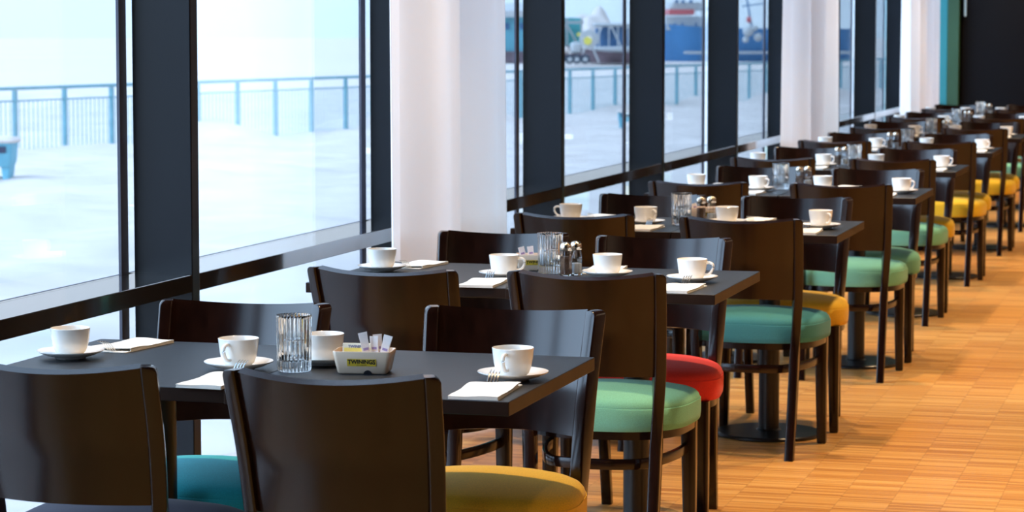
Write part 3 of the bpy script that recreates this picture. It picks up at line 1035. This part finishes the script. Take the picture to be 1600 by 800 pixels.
# distant shore, its mist is only in the colour
bm = bmesh.new(); rows = []
n = 120
for j in range(9):
    row = []
    for i in range(n+1):
        a = math.radians(-62+i*1.0)
        R_ = 620+j*22
        lat, d = R_*sin(a), R_*cos(a)
        x, y = out(lat, d)
        hgt = (1-((j-4)/4.)**2)*(26+16*mn.noise(Vector((i*.11, 0, 0)))+7*mn.noise(Vector((i*.5, j*.5, 2))))
        row.append(bm.verts.new((x, y, -.6+max(0, hgt))))
    rows.append(row)
for a, b in zip(rows[:-1], rows[1:]):
    for i in range(n): bm.faces.new((a[i], a[i+1], b[i+1], b[i]))
h = obj('hills', bm, M_['hill'], angle=180); h['kind'] = 'structure'

# railing along the quay
rl = thing('railing', 'pale blue metal railing with upright bars along the snowy quay', 'railing')
A0 = (-7.5, 37.1); B0 = (6.5, 66.)
dirx, diry = B0[0]-A0[0], B0[1]-A0[1]; LL = sqrt(dirx**2+diry**2); dirx /= LL; diry /= LL
ZT = .585
posts = []
s = -7.2+.13
k = 0
STEP = 1.235
bmh = bmesh.new(); bml = bmesh.new()
while s < 62:
    lat, d = A0[0]+dirx*s, A0[1]+diry*s
    posts.append((out(lat, d), d)); s += STEP
for k, ((x, y), d) in enumerate(posts):
    zb = ground_z(x, y)-.12
    bm = nbox(x-.032, x+.032, y-.032, y+.032, zb, ZT-.03, bev=.004, seg=1)
    obj('post', bm, M_['railing'], rl, False)
    if k+1 < len(posts):
        (x2, y2), d2 = posts[k+1]
        p, q = Vector((x, y, ZT)), Vector((x2, y2, ZT))
        bm = bmesh.new(); tube(bm, [p, q], .026, 8); obj('handrail', bm, M_['railing'], rl)
        bm = bmesh.new()
        off = Vector((0, 0, -.185)); bar(bm, [p+off, q+off], .022, .022, .002)
        for m_ in range(1, 11):
            c_ = p.lerp(q, m_/11.)
            box(bm, c_.x-.005, c_.x+.005, c_.y-.005, c_.y+.005, zb+.05, ZT-.185)
        obj('baluster_panel', bm, M_['railing'], rl, False)

# litter bins in the snow
def litter_bin(lat, d, label, sc=1., rz=0.):
    x, y = out(lat, d); z = ground_z(x, y)
    t = thing('litter_bin', label, 'litter bin', (x, y, z), rz)
    bm = bmesh.new()
    sweep(bm, [[(a*sc, b*sc, zz*sc) for a, b in rrect(w, dp, .03, 3)] for zz, w, dp in ((.16, .42, .34), (.22, .46, .38), (.40, .48, .40), (.43, .50, .42))])
    obj('bin_body', bm, M_['bin_blue'], t)
    for sx in (-1, 1):
        bm = bmesh.new()
        sweep(bm, [[(a*sc+sx*.16*sc, b*sc, zz*sc) for a, b in rrect(w, .30, .02, 3)] for zz, w in ((-.10, .07), (.02, .07), (.17, .11))])
        obj('leg', bm, M_['bin_blue'], t)
    bm = nbox(-.18*sc, .18*sc, -.215*sc, -.195*sc, .315*sc, .385*sc, bev=.004)
    obj('slot', bm, M_['bin_dark'], t, False)
    bm = bmesh.new()
    sweep(bm, [[(a*sc, b*sc, zz*sc) for a, b in rrect(w, dp, .06, 4)] for zz, w, dp in ((.425, .54, .46), (.45, .56, .48), (.48, .50, .42), (.495, .3, .26))])
    obj('snow_cap', bm, M_['snow'], t)
    return t


litter_bin(-5.46, 26.6, 'blue litter bin with dark slot and snow cap at the left edge', .94, YAW)
litter_bin(2.18, 48.2, 'small blue litter bin in the snow seen past the fourth fin', .66, YAW)

# harbour beyond the ice
def hz(px): return CAM_H-(px-46.4)*150/F_PX      # height on something standing 150 m away
def hl(px): return (px-800)*150/F_PX             # its sideways place


def hbox(bm, u0, u1, v0, v1, dep=5., bev=.0):
    """box of given extent at 150 m, in the harbour's own frame (x sideways, y away)"""
    return box(bm, hl(u0), hl(u1), 0, dep, hz(v1), hz(v0), bev=bev, seg=1)


def htransform(bm, d=150.):
    k = d/150.
    for v in bm.verts:
        x, y = out(v.co.x*k, d+v.co.y); v.co.x, v.co.y = x, y; v.co.z = CAM_H+(v.co.z-CAM_H)*k
    return bm


# shed
sd = thing('warehouse', 'turquoise clad warehouse with dark red base seen right of the nearest curtain', 'building')
bm = bmesh.new(); hbox(bm, 690, 826, 27, 80, 9)
for k in range(34): box(bm, hl(690)+k*.16, hl(690)+k*.16+.05, -.03, 0, hz(80), hz(27))
obj('cladding', htransform(bm, 152), M_['turq'], sd, False)
bm = bmesh.new(); hbox(bm, 688, 828, 80, 98, 10); obj('base_wall', htransform(bm, 151), M_['hull_red'], sd, False)
bm = bmesh.new(); hbox(bm, 686, 830, 17, 27, 10)
x0, x1 = hl(686), hl(830)
rv = [bm.verts.new(p) for p in ((x0, 0, hz(17)), (x1, 0, hz(17)), (x1, 10, hz(17)), (x0, 10, hz(17)), (x0, 5, hz(4)), (x1, 5, hz(4)))]
bm.faces.new((rv[0], rv[1], rv[5], rv[4])); bm.faces.new((rv[3], rv[4], rv[5], rv[2])); bm.faces.new((rv[0], rv[4], rv[3])); bm.faces.new((rv[1], rv[2], rv[5]))
obj('snowy_roof', htransform(bm, 151.5), M_['ship_white'], sd, False)
bm = bmesh.new()
for u in (700, 730, 760, 788, 812): hbox(bm, u, u+8, 36, 46, .06)
obj('window', htransform(bm, 151.9), M_['navy'], sd, False)


def hull(u0, u1, v0, v1, depth=6., rake=1.5):
    bm = bmesh.new()
    x0, x1 = hl(u0), hl(u1); zt, zb = hz(v0), hz(v1)
    secs = []
    n = 24
    for i in range(n+1):
        t = i/n; x = x0+(x1-x0)*t
        k = min(1, (t/.18)**.5, ((1-t)/.10)**.5)+.02
        k2 = k*.86
        c_ = depth/2
        secs.append([(x-rake*(1-t)**6, c_-k*depth/2, zt+.45*(1-t)**5), (x-rake*(1-t)**6, c_+k*depth/2, zt+.45*(1-t)**5), (x, c_+k2*depth/2, zb), (x, c_-k2*depth/2, zb)])
    return sweep(bm, secs)


# red work boat
wb = thing('work_boat', 'dark red barge with snowy deck and winch seen between third and fourth fins', 'boat')
obj('hull', htransform(hull(922, 1030, 83, 99, 6), 144), M_['hull_red'], wb)
bm = bmesh.new(); hbox(bm, 926, 1026, 73, 83, 5, .1); obj('snowy_deck', htransform(bm, 144.4), M_['ship_white'], wb, False)
bm = bmesh.new(); hbox(bm, 932, 1020, 44, 73, 3); hbox(bm, 940, 952, 36, 44, 2); hbox(bm, 960, 975, 38, 44, 2)
obj('deck_house', htransform(bm, 146), M_['navy'], wb, False)
bm = bmesh.new()
hbox(bm, 928, 1022, 36, 42, 3.6, .1)
for u in (935, 950, 964, 980, 996, 1010): hbox(bm, u, u+2, 42, 73, .15)
obj('house_roof', htransform(bm, 145.6), M_['ship_white'], wb, False)
bm = bmesh.new()
for a, b in (((926, 73), (940, 42)), ((970, 73), (955, 42)), ((1000, 73), (984, 30))):
    tube(bm, [(hl(a[0]), 0, hz(a[1])), (hl(b[0]), 0, hz(b[1]))], .05, 6)
obj('stay_bars', htransform(bm, 145), M_['ship_white'], wb)
# cable winch on the quay
wn = thing('cable_reel', 'pale round cable reel with yellow drum on the quay', 'reel')
bm = bmesh.new()
cx_, cz_ = hl(920), hz(61)
for y in (0, .5):
    bmx = bmesh.new(); lathe(bmx, [(.22, 0), (.52, 0), (.56, .02), (.56, .08), (.52, .1), (.22, .1)], 36, close=True)
    bmesh.ops.transform(bmx, matrix=Matrix.Translation((cx_, y, cz_)) @ Matrix.Rotation(pi/2, 4, 'X'), verts=bmx.verts)
    me = bpy.data.meshes.new('tmp'); bmx.to_mesh(me); bmx.free(); bm.from_mesh(me); bpy.data.meshes.remove(me)
for k in range(6):
    a = k*pi/3
    tube(bm, [(cx_+.2*cos(a), -.05, cz_+.2*sin(a)), (cx_+.53*cos(a), -.05, cz_+.53*sin(a))], .03, 6)
obj('flange', htransform(bm, 141), M_['ship_white'], wn)
bm = bmesh.new(); lathe(bm, [(0, -.1), (.24, -.1), (.24, .6), (0, .6)], 24)
bmesh.ops.transform(bm, matrix=Matrix.Translation((cx_-.08, .45, cz_-.1)) @ Matrix.Rotation(pi/2, 4, 'X'), verts=bm.verts)
obj('drum', htransform(bm, 141), M_['sea_yellow'], wn)
bm = bmesh.new()
for s_ in (-1, 1): tube(bm, [(cx_+s_*.6, .2, hz(97.5)), (cx_, .2, cz_)], .06, 6)
obj('stand', htransform(bm, 141), M_['ship_white'], wn)
# truck
tk = thing('flatbed_truck', 'snow covered truck with dark wheels standing on the quay behind the third fin', 'truck')
bm = bmesh.new(); hbox(bm, 868, 922, 84, 92, 2.3, .05); obj('chassis', htransform(bm, 136), M_['hull_red'], tk, False)
for u in (876, 890, 901, 914):
    bm = bmesh.new(); lathe(bm, [(0, 0), (.13, .02), (.24, .02), (.27, .06), (.27, .26), (.24, .3), (0, .3)], 24)
    bmesh.ops.transform(bm, matrix=Matrix.Translation((hl(u), .05, hz(92.5))) @ Matrix.Rotation(pi/2, 4, 'X'), verts=bm.verts)
    w_ = obj('wheel', htransform(bm, 136), M_['tyre'], tk)
    bm = bmesh.new(); lathe(bm, [(0, 0), (.11, 0), (.13, .03), (0, .03)], 20)
    bmesh.ops.transform(bm, matrix=Matrix.Translation((hl(u), -.24, hz(92.5))) @ Matrix.Rotation(pi/2, 4, 'X'), verts=bm.verts)
    obj('wheel_hub', htransform(bm, 136), M_['ship_white'], w_)
bm = bmesh.new(); hbox(bm, 892, 908, 66, 84, 2.2, .12); obj('cab', htransform(bm, 136), M_['ship_white'], tk, False)
bm = bmesh.new(); hbox(bm, 868, 890, 74, 84, 2.2, .1); obj('snow_load', htransform(bm, 136), M_['snow'], tk, False)
# teal gantry
gt = thing('gantry', 'teal steel gantry with braced legs in the harbour behind the truck', 'crane')
bm = bmesh.new(); hbox(bm, 860, 909, 28, 72, 1.5)
obj('side_panel', htransform(bm, 157), M_['teal'], gt, False)
bm = bmesh.new(); hbox(bm, 858, 912, 33, 37, .4); hbox(bm, 884, 887, 28, 98, .4); hbox(bm, 907, 910, 28, 98, .4); hbox(bm, 860, 863, 28, 98, .4)
tube(bm, [(hl(885), 0, hz(38)), (hl(908), 0, hz(80))], .07, 6); tube(bm, [(hl(862), 0, hz(80)), (hl(885), 0, hz(38))], .07, 6)
obj('frame', htransform(bm, 156), M_['ship_white'], gt, False)
bm = bmesh.new(); hbox(bm, 901, 907, 51, 57, .4, .04); obj('lamp_housing', htransform(bm, 155.5), M_['sea_yellow'], gt, False)
# snowy mound / heap of gravel behind
bm = bmesh.new(); rows = []
for i in range(25):
    row = []
    for j in range(13):
        u = -1+i/12; v = -1+j/6
        r2 = min(1, u*u+v*v)
        row.append(bm.verts.new((hl(938)+u*hl(835+35)*1.0, 14+v*6, hz(98)+(hz(14)-hz(98))*(1-r2)*(1+.25*mn.noise(Vector((u*3, v*3, 0)))))))
    rows.append(row)
for a, b in zip(rows[:-1], rows[1:]):
    for j in range(12): bm.faces.new((a[j], a[j+1], b[j+1], b[j]))
mo = obj('snow_mound', htransform(bm, 160), M_['snow'], angle=180)
tag(mo, 'large snow covered mound in the harbour behind the dark red barge', 'snow mound')
# blue ferry
fb = thing('ferry', 'blue hulled ship with white superstructure and red stripe seen past the fourth fin', 'ship')
obj('hull', htransform(hull(1032, 1345, 45, 98, 9), 160), M_['hull_blue'], fb)
bm = bmesh.new(); hbox(bm, 1068, 1330, 80, 84, .3); obj('hull_stripe', htransform(bm, 159.6), M_['ship_white'], fb, False)
bm = bmesh.new(); hbox(bm, 1040, 1130, 26, 47, 7)
for u in range(1042, 1130, 9): hbox(bm, u, u+1, 20, 26, .1)
hbox(bm, 1046, 1120, 11, 16, 6); hbox(bm, 1050, 1100, 4, 11, 5)
obj('superstructure', htransform(bm, 161), M_['ship_white'], fb, False)
bm = bmesh.new(); hbox(bm, 1045, 1084, 15, 23, 6); obj('red_stripe', htransform(bm, 160.8), M_['ship_red'], fb, False)
bm = bmesh.new()
for u in (1052, 1064, 1085, 1104): hbox(bm, u, u+3, 36, 45, .1)
for u in (1054, 1064, 1076): hbox(bm, u, u+5, 0, 5, .1)
obj('window', htransform(bm, 160.7), M_['navy'], fb, False)
bm = bmesh.new()
for (u, v, r) in ((1168, 49, .34), (1183, 58, .26), (1178, 44, .2), (1164, 62, .2)):
    bmx = bmesh.new(); bmesh.ops.create_icosphere(bmx, subdivisions=2, radius=r)
    bmesh.ops.transform(bmx, matrix=Matrix.Translation((hl(u), 0, hz(v))), verts=bmx.verts)
    me = bpy.data.meshes.new('tmp'); bmx.to_mesh(me); bmx.free(); bm.from_mesh(me); bpy.data.meshes.remove(me)
obj('rail_buoys', htransform(bm, 158.5), M_['ship_white'], fb)
bm = bmesh.new()
hbox(bm, 1166, 1173, 26, 36, .5, .1); hbox(bm, 1181, 1186, 59, 62, .5)
obj('red_fitting', htransform(bm, 159), M_['ship_red'], fb, False)
bm = bmesh.new()
tube(bm, [(hl(1175), 0, hz(50)), (hl(1160), 0, hz(-30))], .06, 6); tube(bm, [(hl(1158), 0, hz(10)), (hl(1192), 0, hz(6))], .04, 6)
obj('mast', htransform(bm, 159.5), M_['navy'], fb)

# ------------------------------------------------------------------ light
SKY0, SKY1, GLOW = .88, 2.1, 6.2
w = bpy.data.worlds.new('overcast_sky'); SC.world = w; w.use_nodes = True
nt = w.node_tree; bg = nt.nodes['Background']
tc = N(nt, 'ShaderNodeTexCoord'); sep = N(nt, 'ShaderNodeSeparateXYZ'); nt.links.new(tc.outputs['Generated'], sep.inputs[0])
rp = N(nt, 'ShaderNodeValToRGB'); nt.links.new(sep.outputs['Z'], rp.inputs['Fac'])
e = rp.color_ramp.elements
e[0].position = 0; e[0].color = (SKY0*.92, SKY0*.97, SKY0*1., 1)
e[1].position = .6; e[1].color = (SKY1*.56, SKY1*.80, SKY1*1.08, 1)
# bright sky patch on the window side, added out of view to light the room
gl = Vector((-.85, -.38, .38)).normalized()
dp = N(nt, 'ShaderNodeVectorMath', operation='DOT_PRODUCT'); nt.links.new(tc.outputs['Generated'], dp.inputs[0]); dp.inputs[1].default_value = gl
mr = N(nt, 'ShaderNodeMapRange'); mr.interpolation_type = 'SMOOTHSTEP'
mr.inputs[1].default_value = .55; mr.inputs[2].default_value = 1.0; mr.inputs[3].default_value = 0; mr.inputs[4].default_value = 1
nt.links.new(dp.outputs['Value'], mr.inputs[0])
gc = N(nt, 'ShaderNodeMix', data_type='RGBA'); nt.links.new(mr.outputs[0], gc.inputs[0]); gc.inputs[6].default_value = (0, 0, 0, 1); gc.inputs[7].default_value = (GLOW*.60, GLOW*.84, GLOW*1.10, 1)
ad = N(nt, 'ShaderNodeVectorMath', operation='ADD'); nt.links.new(rp.outputs['Color'], ad.inputs[0]); nt.links.new(gc.outputs[2], ad.inputs[1])
nt.links.new(ad.outputs[0], bg.inputs['Color'])
bg.inputs['Strength'].default_value = 1.0


def lamp(x, y, power, size=.07, z=3.3, half=34, blend=.7, color=(1., .70, .40)):
    L = bpy.data.lights.new('ceiling_spot', 'SPOT'); L.energy = power; L.color = color
    L.shadow_soft_size = size; L.spot_size = math.radians(half*2); L.spot_blend = blend
    o = bpy.data.objects.new('ceiling_spot', L); C.objects.link(o); o.location = (x, y, z)
    return o


for n in range(0, 9):
    y = 4.3+2.35*n
    lamp(-.45, y+.3 if n else 3.7, 290 if n else 150)
    lamp(1.4, y+1.3, 200)
    lamp(-1.75, y+1.25, 260)
A = bpy.data.lights.new('ceiling_glow', 'AREA'); A.shape = 'RECTANGLE'; A.size = 2.5; A.size_y = 20; A.energy = 110; A.color = (1., .76, .52)
o = bpy.data.objects.new('ceiling_glow', A); C.objects.link(o); o.location = (2.6, 13, 3.4)
